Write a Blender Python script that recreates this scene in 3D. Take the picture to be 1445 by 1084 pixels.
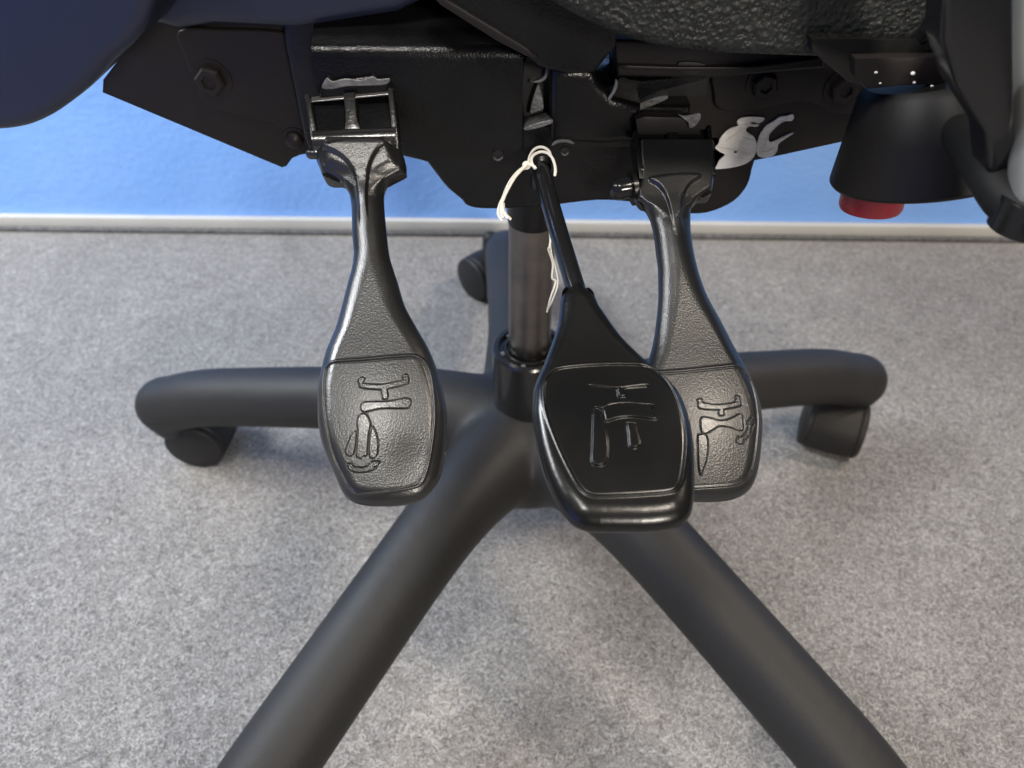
import bpy, bmesh, math, random
import numpy as np
from mathutils import Vector, Matrix
random.seed(7); np.random.seed(7)
sc = bpy.context.scene
for o in list(bpy.data.objects): bpy.data.objects.remove(o)

# ------------------------------------------------------------------ camera
PIT, ROLL, DEL = math.radians(43.288), math.radians(0.232), math.radians(3.23)
F, CX, CY = 1043.0, 722.5, 542.0
HZ = 0.160                                    # height of the star base axis at the hub
CAM = Vector((-0.0118, -0.386, 0.383 + HZ))
FW = Vector((0, math.cos(PIT), -math.sin(PIT)))
RX = Vector((1, 0, 0)); DN = -Vector((0, math.sin(PIT), math.cos(PIT)))
EU = (RX*math.cos(ROLL) - DN*math.sin(ROLL)); EV = (RX*math.sin(ROLL) + DN*math.cos(ROLL))
cam = bpy.data.cameras.new('camera'); camo = bpy.data.objects.new('camera', cam)
sc.collection.objects.link(camo); sc.camera = camo
M = Matrix.Identity(4)
for i in range(3):
    M[i][0] = EU[i]; M[i][1] = -EV[i]; M[i][2] = -FW[i]; M[i][3] = CAM[i]
camo.matrix_world = M
cam.sensor_width = 36; cam.lens = 36*F/1445.0; cam.clip_start = 0.01; cam.clip_end = 50
cam.dof.use_dof = True; cam.dof.focus_distance = 0.315; cam.dof.aperture_fstop = 11

# ------------------------------------------------------------------ world and lamps
w = bpy.data.worlds.new('World'); sc.world = w; w.use_nodes = True
bg = w.node_tree.nodes['Background']; bg.inputs[0].default_value = (0.95, 0.95, 1.0, 1); bg.inputs[1].default_value = 0.035
def lamp(name, loc, aim, size, power, col, sy=None):
    l = bpy.data.lights.new(name, 'AREA'); l.energy = power; l.color = col
    l.shape = 'RECTANGLE'; l.size = size; l.size_y = sy or size
    o = bpy.data.objects.new(name, l); sc.collection.objects.link(o); o.location = loc
    o.rotation_euler = (Vector(aim)-Vector(loc)).to_track_quat('-Z', 'Y').to_euler(); return o
lamp('cool_left_lamp', (-1.5, 0.25, 1.5), (-0.2, 0.15, 0.1), 0.4, 32, (0.93, 0.97, 1.0))  # cool area light from the left
lamp('warm_ceiling_lamp', (1.2, 0.15, 1.6), (0.2, 0.05, 0.1), 0.2, 17, (1.0, 0.84, 0.68))
lamp('ceiling_panel_lamp', (-0.33, -0.72, 1.72), (-0.06, -0.18, 0.33), 0.20, 10.5, (1.0, 0.96, 0.90))
lamp('ceiling_panel_lamp', (0.43, -0.69, 1.70), (0.06, -0.18, 0.33), 0.20, 9.5, (1.0, 0.89, 0.76))
lamp('front_lamp', (0.5, -1.7, 1.0), (0.0, -0.05, 0.35), 0.22, 20, (1.0, 0.92, 0.82))
lamp('wall_fill_light', (-1.3, -0.2, 1.7), (-0.7, 0.6, 0.2), 0.5, 26, (0.97, 0.98, 1.0))  # added fill that pales the left of the wall, no known fixture
lamp('blue_fill_light', (-1.0, -1.1, 0.45), (-0.2, 0, 0.42), 0.9, 3.0, (0.12, 0.26, 1.0))  # added blue fill for a navy sheen on black parts, no known source
sc.view_settings.view_transform = 'Standard'; sc.view_settings.look = 'None'
sc.view_settings.exposure = 0; sc.view_settings.gamma = 1

# ------------------------------------------------------------------ materials
def mat(name, col, rough=0.5, metal=0.0, spec=0.5, bump=None, var=None, coat=0.0):
    m = bpy.data.materials.new(name); m.use_nodes = True
    nt = m.node_tree; N = nt.nodes; L = nt.links
    b = N['Principled BSDF']
    b.inputs['Base Color'].default_value = (*col, 1); b.inputs['Roughness'].default_value = rough
    b.inputs['Metallic'].default_value = metal; b.inputs['Specular IOR Level'].default_value = spec
    b.inputs['Coat Weight'].default_value = coat
    tc = N.new('ShaderNodeTexCoord')
    if bump:
        prev = None
        for kind, scale, dist, *st in bump:
            if kind == 'vor':
                t = N.new('ShaderNodeTexVoronoi'); t.feature = 'SMOOTH_F1'; t.inputs['Scale'].default_value = scale
                t.inputs['Smoothness'].default_value = 0.6; out = t.outputs['Distance']
            else:
                t = N.new('ShaderNodeTexNoise'); t.inputs['Scale'].default_value = scale; t.inputs['Detail'].default_value = 3; out = t.outputs['Fac']
            mp = N.new('ShaderNodeMapping'); L.new(tc.outputs['Object'], mp.inputs[0]); L.new(mp.outputs[0], t.inputs['Vector'])
            if st: mp.inputs['Scale'].default_value = st[0]
            bp = N.new('ShaderNodeBump'); bp.inputs['Distance'].default_value = dist; bp.inputs['Strength'].default_value = 1
            L.new(out, bp.inputs['Height'])
            if prev: L.new(prev, bp.inputs['Normal'])
            prev = bp.outputs[0]
        L.new(prev, b.inputs['Normal'])
    if var:                       # (scale, colour2, roughness2)
        t = N.new('ShaderNodeTexNoise'); t.inputs['Scale'].default_value = var[0]; t.inputs['Detail'].default_value = 5
        L.new(tc.outputs['Object'], t.inputs['Vector'])
        r = N.new('ShaderNodeValToRGB'); r.color_ramp.elements[0].position = 0.35; r.color_ramp.elements[1].position = 0.68
        r.color_ramp.elements[0].color = (*col, 1); r.color_ramp.elements[1].color = (*var[1], 1)
        L.new(t.outputs['Fac'], r.inputs[0]); L.new(r.outputs[0], b.inputs['Base Color'])
        mr = N.new('ShaderNodeMapRange'); mr.inputs[1].default_value = 0.35; mr.inputs[2].default_value = 0.68
        mr.inputs[3].default_value = rough; mr.inputs[4].default_value = var[2]
        L.new(t.outputs['Fac'], mr.inputs[0]); L.new(mr.outputs[0], b.inputs['Roughness'])
    return m
m_clip = mat('satin black hinge plastic', (0.012, 0.012, 0.012), 0.24, spec=0.9, bump=[('noise', 700, 0.00010)])
m_lever = mat('grained black plastic', (0.009, 0.009, 0.009), 0.28, spec=0.62, bump=[('vor', 1600, 0.00005), ('noise', 600, 0.00003)], var=(40, (0.012, 0.012, 0.012), 0.32))
m_smooth = mat('smooth black plastic', (0.005, 0.005, 0.005), 0.21, spec=0.35, bump=[('noise', 60, 0.0003), ('noise', 900, 0.00003)], var=(30, (0.007, 0.007, 0.007), 0.26))
m_symbol = mat('moulded symbol plastic', (0.014, 0.014, 0.014), 0.26, spec=0.6, bump=[('vor', 1500, 0.00004)])
m_gloss = mat('glossy black steel', (0.01, 0.01, 0.011), 0.16, spec=0.4)
m_steelp = mat('black powder coated steel', (0.003, 0.003, 0.004), 0.24, spec=0.3, bump=[('vor', 1300, 0.00009), ('noise', 60, 0.0004)], var=(25, (0.005, 0.005, 0.005), 0.32))
m_plate = mat('worn charcoal steel plate', (0.011, 0.0095, 0.0095), 0.38, spec=0.22, bump=[('noise', 300, 0.0001), ('noise', 25, 0.001)], var=(12, (0.016, 0.013, 0.0125), 0.46))
m_base = mat('matte charcoal nylon', (0.017, 0.0165, 0.016), 0.5, bump=[('noise', 1100, 0.00018), ('noise', 30, 0.0006)], spec=0.28, var=(9, (0.023, 0.022, 0.021), 0.58))
m_rod = mat('dull brushed steel', (0.15, 0.14, 0.13), 0.34, metal=1, bump=[('noise', 300, 0.00008, (1, 1, 0.05))], var=(60, (0.21, 0.185, 0.165), 0.42))
m_cyl = mat('black lacquered steel', (0.012, 0.012, 0.012), 0.22, bump=[('noise', 500, 0.00003)])
m_bright = mat('bare steel edge', (0.5, 0.49, 0.47), 0.35, metal=0.9, bump=[('noise', 900, 0.0002)])
m_worn = mat('scratched grey steel', (0.10, 0.10, 0.10), 0.5, metal=0.4, bump=[('noise', 500, 0.0006)], var=(160, (0.2, 0.2, 0.2), 0.4))
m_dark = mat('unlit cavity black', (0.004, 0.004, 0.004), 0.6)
m_foam = mat('black textured upholstery', (0.008, 0.009, 0.009), 0.36, spec=0.35, bump=[('vor', 520, 0.0006), ('noise', 900, 0.0004)], var=(250, (0.015, 0.017, 0.016), 0.44))
m_shell = mat('black shell with blue haze tint', (0.009, 0.012, 0.030), 0.40, bump=[('noise', 600, 0.00005)])  # navy tint puts blue haze and reflection into the base colour
m_knob = mat('soft black rubber', (0.006, 0.0055, 0.005), 0.45, spec=0.22, bump=[('noise', 500, 0.00004)], var=(20, (0.009, 0.0075, 0.007), 0.5))
m_red = mat('red plastic', (0.22, 0.010, 0.018), 0.32, bump=[('noise', 200, 0.0001)])
m_post = mat('satin steel tube', (0.17, 0.17, 0.16), 0.42, metal=0.4, bump=[('noise', 400, 0.00003)])
m_string = mat('white cotton string', (0.78, 0.75, 0.66), 0.8, bump=[('noise', 1500, 0.0004, (1, 1, 1))])
m_paint = mat('white brushed paint', (0.88, 0.87, 0.84), 0.45, bump=[('noise', 260, 0.0007, (1, 1, 3))], var=(170, (0.70, 0.67, 0.62), 0.5))
m_streak = mat('thin grey paint streak', (0.60, 0.58, 0.54), 0.5)
m_rubber = mat('dull black rubber', (0.008, 0.008, 0.008), 0.6, spec=0.2)
m_skirt = mat('cream skirting strip', (0.52, 0.51, 0.47), 0.5, bump=[('noise', 200, 0.0002)], var=(10, (0.47, 0.46, 0.43), 0.55))
m_wall = mat('blue painted wall', (0.21, 0.43, 0.90), 0.55, bump=[('noise', 120, 0.0008), ('noise', 12, 0.002)], var=(7, (0.24, 0.46, 0.92), 0.5))
def carpet_mat():
    m = bpy.data.materials.new('grey mottled felt carpet'); m.use_nodes = True
    nt = m.node_tree; N = nt.nodes; L = nt.links; b = N['Principled BSDF']
    b.inputs['Roughness'].default_value = 0.95; b.inputs['Specular IOR Level'].default_value = 0.15
    tc = N.new('ShaderNodeTexCoord')
    def noise(s, det, dist=0, rough=0.6):
        t = N.new('ShaderNodeTexNoise'); t.inputs['Scale'].default_value = s; t.inputs['Detail'].default_value = det
        t.inputs['Distortion'].default_value = dist; t.inputs['Roughness'].default_value = rough
        L.new(tc.outputs['Object'], t.inputs['Vector']); return t.outputs['Fac']
    def ramp(x, p0, p1, c0, c1):
        r = N.new('ShaderNodeValToRGB'); e = r.color_ramp.elements
        e[0].position = p0; e[1].position = p1; e[0].color = (c0, c0, c0, 1); e[1].color = (c1, c1, c1, 1)
        L.new(x, r.inputs[0]); return r.outputs[0]
    def mix(mode, a, c, f=1.0):
        x = N.new('ShaderNodeMix'); x.data_type = 'RGBA'; x.blend_type = mode; x.inputs[0].default_value = f
        L.new(a, x.inputs[6]); L.new(c, x.inputs[7]); return x.outputs[2]
    fine = ramp(noise(560, 5, 1.5, 0.7), 0.37, 0.63, 0.15, 0.58)
    mid = ramp(noise(150, 5, 1.6), 0.34, 0.66, 0.72, 1.12)
    big = ramp(noise(18, 3, 0.5), 0.3, 0.7, 0.90, 1.08)
    spk = ramp(noise(900, 2, 0.5), 0.62, 0.74, 0.0, 0.16)
    c = mix('MULTIPLY', fine, mid); c = mix('MULTIPLY', c, big); c = mix('ADD', c, spk)
    tint = N.new('ShaderNodeMix'); tint.data_type = 'RGBA'; tint.blend_type = 'MULTIPLY'; tint.inputs[0].default_value = 1
    tint.inputs[7].default_value = (0.90, 0.862, 0.812, 1); L.new(c, tint.inputs[6]); L.new(tint.outputs[2], b.inputs['Base Color'])
    b1 = N.new('ShaderNodeBump'); b1.inputs['Distance'].default_value = 0.0022; b1.inputs['Strength'].default_value = 0.8
    L.new(noise(560, 5, 1.5, 0.7), b1.inputs['Height'])
    b2 = N.new('ShaderNodeBump'); b2.inputs['Distance'].default_value = 0.003; b2.inputs['Strength'].default_value = 0.7
    L.new(noise(130, 4, 2.2), b2.inputs['Height']); L.new(b1.outputs[0], b2.inputs['Normal']); L.new(b2.outputs[0], b.inputs['Normal'])
    return m
m_carpet = carpet_mat()

# ------------------------------------------------------------------ helpers
def smooth_obj(o, ang=40):
    me = o.data
    me.polygons.foreach_set('use_smooth', [True]*len(me.polygons))
    try: me.set_sharp_from_angle(angle=math.radians(ang))
    except Exception: pass
def link(name, me, m, parent=None, ang=40):
    o = bpy.data.objects.new(name, me); sc.collection.objects.link(o)
    if m: me.materials.append(m)
    if parent: o.parent = parent
    smooth_obj(o, ang); return o
def tag(o, label=None, cat=None, kind=None, group=None):
    if label: o['label'] = label
    if cat: o['category'] = cat
    if kind: o['kind'] = kind
    if group: o['group'] = group
    return o
def ray(px, py):
    return FW + EU*((px-CX)/F) + EV*((py-CY)/F)
def at(px, py, depth): return CAM + ray(px, py)*depth
class Pl:                                       # a plane in the room
    def __init__(s, O, n):
        s.O = Vector(O); s.n = Vector(n).normalized()
    @classmethod
    def vert(c, Y, yaw=0.0): return c((0, Y, 0), (math.sin(yaw), -math.cos(yaw), 0))
    @classmethod
    def two(c, a, b, lat=None):                 # through two points, containing the lateral direction
        n = (lat or EU).cross(b-a); n.normalize()
        if n.dot(FW) > 0: n = -n
        return c(a, n)
    def p(s, px, py, h=0.0):                    # point of the plane, h in front of it
        r = ray(px, py); t = (s.O-CAM).dot(s.n)/r.dot(s.n)
        return CAM + r*t + s.n*h
def catmull(pts, k=6, closed=True):
    P = [np.array(p, float) for p in pts]; n = len(P); out = []
    rng = range(n) if closed else range(n-1)
    for i in rng:
        if closed: a, b, c, d = P[i-1], P[i], P[(i+1) % n], P[(i+2) % n]
        else: a, b, c, d = P[max(i-1, 0)], P[i], P[i+1], P[min(i+2, n-1)]
        for j in range(k):
            t = j/k
            out.append(0.5*((2*b)+(-a+c)*t+(2*a-5*b+4*c-d)*t*t+(-a+3*b-3*c+d)*t**3))
    if not closed: out.append(P[-1])
    return out
class MB:
    def __init__(s): s.bm = bmesh.new()
    def merge(s, bm2):
        me = bpy.data.meshes.new('t'); bm2.to_mesh(me); bm2.free(); s.bm.from_mesh(me); bpy.data.meshes.remove(me)
    def prism(s, pts, plane, h0, h1, bevel=0.0, seg=2, h1f=None):
        b = bmesh.new()
        lo = [b.verts.new(plane.p(x, y) + plane.n*h0) for x, y in pts]
        hi = [b.verts.new(plane.p(x, y) + plane.n*(h1f(x, y) if h1f else h1)) for x, y in pts]
        n = len(pts)
        top = b.faces.new(hi); b.faces.new(lo[::-1])
        for i in range(n): b.faces.new((lo[i], lo[(i+1) % n], hi[(i+1) % n], hi[i]))
        bmesh.ops.recalc_face_normals(b, faces=b.faces)
        if bevel > 0:
            es = [e for e in top.edges]
            bmesh.ops.bevel(b, geom=es, offset=bevel, segments=seg, profile=0.6, affect='EDGES', clamp_overlap=True)
        s.merge(b)
    def box(s, c, size, rot=None, bevel=0.0, seg=2):
        b = bmesh.new(); bmesh.ops.create_cube(b, size=1)
        for v in b.verts: v.co = Vector((v.co.x*size[0], v.co.y*size[1], v.co.z*size[2]))
        if bevel: bmesh.ops.bevel(b, geom=list(b.edges), offset=bevel, segments=seg, profile=0.6, affect='EDGES', clamp_overlap=True)
        R = rot if rot is not None else Matrix.Identity(3)
        for v in b.verts: v.co = R @ v.co + Vector(c)
        s.merge(b)
    def tube(s, pts, rad, n=14, cap='round'):
        pts = [Vector(p) for p in pts]; m = len(pts)
        if not hasattr(rad, '__len__'): rad = [rad]*m
        if cap == 'round':
            r0, r1 = rad[0], rad[-1]; d0 = (pts[0]-pts[1]).normalized(); d1 = (pts[-1]-pts[-2]).normalized()
            a = []; ar = []
            for k in range(1, 6):
                t = k/6*math.pi/2; a.append(pts[0]+d0*r0*math.sin(t)); ar.append(r0*math.cos(t))
            e = []; er = []
            for k in range(1, 6):
                t = k/6*math.pi/2; e.append(pts[-1]+d1*r1*math.sin(t)); er.append(r1*math.cos(t))
            pts = a[::-1]+pts+e; rad = ar[::-1]+list(rad)+er; m = len(pts)
        T = [(pts[min(i+1, m-1)]-pts[max(i-1, 0)]).normalized() for i in range(m)]
        u = T[0].orthogonal().normalized(); rings = []
        for i in range(m):
            u = (u - T[i]*u.dot(T[i])).normalized(); v = T[i].cross(u)
            rings.append([s.bm.verts.new(pts[i]+(u*math.cos(2*math.pi*k/n)+v*math.sin(2*math.pi*k/n))*rad[i]) for k in range(n)])
        for i in range(m-1):
            for k in range(n): s.bm.faces.new((rings[i][k], rings[i][(k+1) % n], rings[i+1][(k+1) % n], rings[i+1][k]))
        s.bm.faces.new(rings[0][::-1]); s.bm.faces.new(rings[-1])
    def lathe(s, prof, O, ax, n=48):            # prof: list of (radius, distance along the axis)
        O = Vector(O); ax = Vector(ax).normalized(); u = ax.orthogonal().normalized(); v = ax.cross(u); rings = []
        for r, t in prof:
            if r < 1e-6: rings.append([s.bm.verts.new(O+ax*t)])
            else: rings.append([s.bm.verts.new(O+ax*t+(u*math.cos(2*math.pi*k/n)+v*math.sin(2*math.pi*k/n))*r) for k in range(n)])
        for a, b in zip(rings, rings[1:]):
            if len(a) == 1 and len(b) == 1: continue
            for k in range(n):
                k2 = (k+1) % n
                if len(a) == 1: s.bm.faces.new((a[0], b[k2], b[k]))
                elif len(b) == 1: s.bm.faces.new((a[k], a[k2], b[0]))
                else: s.bm.faces.new((a[k], a[k2], b[k2], b[k]))
    def build(s, name, m, parent=None, ang=40):
        bmesh.ops.recalc_face_normals(s.bm, faces=s.bm.faces)
        me = bpy.data.meshes.new(name); s.bm.to_mesh(me); s.bm.free(); return link(name, me, m, parent, ang)
def segdist(P, poly, closed=True):              # distance of points P (n,2) to a polyline
    A = np.array(poly, float); B = np.roll(A, -1, 0) if closed else A[1:]
    if not closed: A = A[:-1]
    d = np.full(len(P), 1e9)
    for a, b in zip(A, B):
        ab = b-a; L = ab@ab+1e-18; t = np.clip(((P-a)@ab)/L, 0, 1)
        q = a+t[:, None]*ab; d = np.minimum(d, np.hypot(*(P-q).T))
    return d
def inside(P, poly):
    A = np.array(poly, float); B = np.roll(A, -1, 0); c = np.zeros(len(P), bool)
    for (x0, y0), (x1, y1) in zip(A, B):
        if y0 == y1: continue
        k = ((y0 > P[:, 1]) != (y1 > P[:, 1])) & (P[:, 0] < (x1-x0)*(P[:, 1]-y0)/(y1-y0)+x0); c ^= k
    return c
def sstep(x): x = np.clip(x, 0, 1); return x*x*(3-2*x)
def interp(rows, y):                            # smooth interpolation of (y, l, r) rows
    Y = np.array([r[0] for r in rows], float); out = []
    for c in (1, 2):
        V = np.array([r[c] for r in rows], float); h = np.diff(Y); dl = np.diff(V)/h
        m = np.zeros(len(Y)); m[0] = dl[0]; m[-1] = dl[-1]
        for i in range(1, len(Y)-1):
            m[i] = 0 if dl[i-1]*dl[i] <= 0 else 3*(h[i-1]+h[i])/((2*h[i]+h[i-1])/dl[i-1]+(h[i]+2*h[i-1])/dl[i])
        i = np.clip(np.searchsorted(Y, y)-1, 0, len(Y)-2); t = (y-Y[i])/h[i]
        out.append((1+2*t)*(1-t)**2*V[i]+t*(1-t)**2*h[i]*m[i]+t*t*(3-2*t)*V[i+1]+t*t*(t-1)*h[i]*m[i+1])
    return out

# a moulded lever: rows of (py, left, right); the body is a rounded solid on the lever's own plane
def moulded(name, rows, plane, thick, rnd, back, m, parent, panel=None, glyphs=(), flare=None, nx=280, lipf=None, msym=None, gdepth=0.00042, gup=0.0002, gw=0.0002):
    y0, y1 = rows[0][0], rows[-1][0]
    pt = min(p[1] for p in panel)-6; tail = y1-(y1-y0)*0.05
    ys = np.concatenate([np.arange(y0, pt, 1.5), np.arange(pt, tail, 0.45), y1-(y1-tail)*np.cos(np.linspace(0, math.pi/2, 70))])
    L_, R_ = interp(rows, ys); ny = len(ys)
    t = np.linspace(0, 1, nx); u = 0.5*(1-np.cos(np.pi*t))*0.5+t*0.5
    PX = L_[:, None]+(R_-L_)[:, None]*u[None, :]; PY = np.repeat(ys[:, None], nx, 1)
    fx, fy = PX.ravel(), PY.ravel()
    n = np.array(plane.n); O = np.array(plane.O); C0 = np.array(CAM)
    def onp(x, y):
        r = np.array(FW)[None]+np.outer((x-CX)/F, np.array(EU))+np.outer((y-CY)/F, np.array(EV))
        return C0+r*(((O-C0)@n)/(r@n))[:, None]
    base = onp(fx, fy)
    e1 = np.array(EU-plane.n*EU.dot(plane.n)); e1 /= np.linalg.norm(e1); e2 = np.cross(n, e1)
    def to2(pts):
        q = np.array(pts, float); a = onp(q[:, 0], q[:, 1]); return np.stack([a@e1, a@e2], 1)
    Q = np.stack([base@e1, base@e2], 1)
    oi = np.unique(np.concatenate([np.arange(0, ny, 9), np.arange(ny-70, ny, 2), [ny-1]]))
    left = to2(np.stack([L_[oi], ys[oi]], 1)); right = to2(np.stack([R_[oi], ys[oi]], 1))
    d = segdist(Q, np.concatenate([left, right[::-1]]), closed=False)
    edge_ = np.zeros((ny, nx), bool); edge_[:, 0] = edge_[:, -1] = True; edge_[-1] = True
    d[edge_.ravel()] = 0
    T = np.array([thick(y) for y in ys])[:, None].repeat(nx, 1).ravel(); Rr = np.array([rnd(y) for y in ys])[:, None].repeat(nx, 1).ravel()
    h = T*np.sqrt(np.clip(1-(1-np.minimum(d/Rr, 1))**2, 0, 1))
    def field(poly2, reach):                     # signed distance, inside positive, only near the outline
        lo, hi = poly2.min(0)-reach, poly2.max(0)+reach
        k = np.where(((Q > lo) & (Q < hi)).all(1))[0]; sd = np.full(len(Q), -1.0)
        dd = segdist(Q[k], poly2); ins = inside(Q[k], poly2); sd[k] = np.where(ins, dd, -dd); return sd
    if flare:
        sd = field(to2(catmull(flare, 4)), 0.004); h = h + 0.0017*sstep((sd+0.0006)/0.0014)*sstep((flare_end-fy)/60.0)
    if panel:
        sd = field(to2(catmull(panel, 5)), 0.004)
        h = h - 0.00040*sstep((sd+0.0001)/0.0006) + 0.00035*np.exp(-((sd+0.0007)/0.00055)**2) - 0.00050*np.exp(-(sd/0.00030)**2)
    if lipf is not None: h = h + lipf(fx, fy, d)*sstep(d/0.007)
    gid = np.full(len(Q), -1); gmax = np.full(len(Q), -1.0)
    for gi, g in enumerate(glyphs):
        sd = field(to2(g), 0.002)
        gmax = np.maximum(gmax, sd); gid[sd > gw*1.25] = gi
    if len(glyphs): h = h - gdepth*np.exp(-((gmax+0.00018)/0.00018)**2) + gup*sstep(gmax/gw)
    front = base+n*h[:, None]; front[edge_.ravel()] = base[edge_.ravel()]
    bcols = np.unique(np.concatenate([[0, 1, 3, 6, 10, 16], np.linspace(22, nx-23, 8).astype(int), nx-1-np.array([0, 1, 3, 6, 10, 16])])); nb = len(bcols)
    idx = np.arange(ny*nx).reshape(ny, nx)
    hb = (back*np.sqrt(np.clip(1-(1-np.minimum(d/Rr, 1))**2, 0, 1))).reshape(ny, nx)[:, bcols]
    bk = base.reshape(ny, nx, 3)[:, bcols]-n*hb[:, :, None]
    bidx = ny*nx+np.arange(ny*nb).reshape(ny, nb)
    verts = np.concatenate([front, bk.reshape(-1, 3)])
    bidx = bidx.copy(); bidx[:, 0] = idx[:, 0]; bidx[:, -1] = idx[:, -1]; bidx[-1] = idx[-1][bcols]
    def quads(I, flip):
        a, b, c, e = I[:-1, :-1].ravel(), I[:-1, 1:].ravel(), I[1:, 1:].ravel(), I[1:, :-1].ravel()
        return np.stack([a, b, c, e] if flip else [a, e, c, b], 1)
    ff, fb = quads(idx, False), quads(bidx, True)
    fg = gid[ff].min(1)                           # a face belongs to a symbol when all its corners do
    def mk(nm, faces, mm, par):
        used, inv = np.unique(faces.ravel(), return_inverse=True); fc = inv.reshape(-1, 4).astype(np.int32)
        me = bpy.data.meshes.new(nm); me.vertices.add(len(used)); me.vertices.foreach_set('co', verts[used].astype(np.float32).ravel())
        me.loops.add(fc.size); me.loops.foreach_set('vertex_index', fc.ravel()); me.polygons.add(len(fc))
        me.polygons.foreach_set('loop_start', np.arange(0, fc.size, 4, dtype=np.int32)); me.polygons.foreach_set('loop_total', np.full(len(fc), 4, np.int32))
        me.update(calc_edges=True); me.validate()
        return link(nm, me, mm, par, 80)
    ob = mk(name, np.concatenate([ff[fg < 0], fb]), m, parent)
    for gi in range(len(glyphs)):
        if (fg == gi).any(): mk('moulded_symbol', ff[fg == gi], msym or m_symbol, ob)
    def hat(x, y): return h[int(np.argmin((fx-x)**2+(fy-y)**2))]
    return ob, hat
flare_end = 330
def stroke(path, wid, k=5):                      # polygon of a stroked path, in picture units
    P = catmull(path, k, closed=False); n = len(P); Lf = []; Rt = []
    for i, p in enumerate(P):
        t = P[min(i+1, n-1)]-P[max(i-1, 0)]; t = t/(np.hypot(*t)+1e-9); nn = np.array((-t[1], t[0]))
        ww = (wid if not callable(wid) else wid(i/(n-1)))/2
        Lf.append(p+nn*ww); Rt.append(p-nn*ww)
    return [tuple(q) for q in Lf+Rt[::-1]]
def zz(pts, ox, oy, s): return [(ox+x/s, oy+y/s) for x, y in pts]

# ------------------------------------------------------------------ the room
def grid_plane(name, x0, x1, y0, y1, z, m):
    b = bmesh.new(); vs = [b.verts.new(p) for p in ((x0, y0, z), (x1, y0, z), (x1, y1, z), (x0, y1, z))]; b.faces.new(vs)
    me = bpy.data.meshes.new(name); b.to_mesh(me); b.free(); return link(name, me, m)
floor = tag(grid_plane('carpet_floor', -3, 3, -2.5, 0.9, 0, m_carpet), 'grey mottled felt carpet under the office chair', kind='structure')
fp = Pl((0, 0, 0), (0, 0, 1))
wl, wr = fp.p(0, 321), fp.p(1445, 337)
wd = (wr-wl).normalized(); wn = Vector((wd.y, -wd.x, 0))
WP = Pl(wl, wn)
wb = MB(); mid = (wl+wr)/2; ang = math.atan2(wd.y, wd.x); RZ = Matrix.Rotation(ang, 3, 'Z')
wb.box(mid - wn*0.055 + Vector((0, 0, 1.25)), (6, 0.1, 2.5), RZ)
wall = tag(wb.build('wall', m_wall), 'bright blue wall behind the office chair', kind='structure')
htop = WP.p(722, 311).z
sb = MB(); sb.box(mid - wn*0.0 + Vector((0, 0, htop/2)), (6, 0.010, htop), RZ, bevel=0.002)
sb.build('skirting_board', m_skirt, wall)
cb = MB(); cb.box(mid + wn*0.008 + Vector((0, 0, 0.003)), (6, 0.008, 0.006), RZ, bevel=0.0015)
cb.build('carpet_edge_trim', m_worn, wall)

def fibres(name, count, m, label, seed):
    rg = np.random.default_rng(seed)
    x = rg.uniform(-0.85, 0.85, count); y = rg.uniform(-0.34, 0.46, count); y = np.where(np.abs(x) > 0.45+0.5*(y+0.34), y+0.0, y)
    a = rg.uniform(0, 2*np.pi, count); ln = rg.uniform(0.003, 0.0075, count); cv = rg.normal(0, 0.9, count); wd_ = rg.uniform(0.00008, 0.00016, count)
    z0_ = rg.uniform(0.0002, 0.0005, count); zc = rg.uniform(0.0002, 0.0011, count)
    V = []; P = np.stack([x, y], 1)
    for k in range(4):
        t = k/3-0.5; aa = a+cv*t; dx = np.stack([np.cos(aa), np.sin(aa)], 1)
        c = P+dx*(ln*t)[:, None]; nn = np.stack([-dx[:, 1], dx[:, 0]], 1)*wd_[:, None]; z = z0_+zc*(1-4*t*t)
        V.append(np.concatenate([c-nn, z[:, None]], 1)); V.append(np.concatenate([c+nn, (z+0.00005)[:, None]], 1))
    V = np.stack(V, 1).reshape(-1, 3); o = (np.arange(count)*8)[:, None]
    Fc = np.concatenate([o+np.array([2*k, 2*k+1, 2*k+3, 2*k+2]) for k in range(3)]).astype(np.int32)
    me = bpy.data.meshes.new(name); me.vertices.add(len(V)); me.vertices.foreach_set('co', V.astype(np.float32).ravel())
    me.loops.add(Fc.size); me.loops.foreach_set('vertex_index', Fc.ravel()); me.polygons.add(len(Fc))
    me.polygons.foreach_set('loop_start', np.arange(0, Fc.size, 4, dtype=np.int32)); me.polygons.foreach_set('loop_total', np.full(len(Fc), 4, np.int32))
    me.update(calc_edges=True); return tag(link(name, me, m, None, 180), label, 'carpet fibres', kind='stuff')
m_fl = mat('pale grey wool fibre', (0.56, 0.545, 0.52), 0.9, spec=0.1); m_fd = mat('dark grey wool fibre', (0.12, 0.117, 0.112), 0.9, spec=0.1)
fibres('light_fibres', 60000, m_fl, 'pale fibres matted into the grey felt carpet', 3)
fibres('dark_fibres', 40000, m_fd, 'dark fibres matted into the grey felt carpet', 4)

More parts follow.
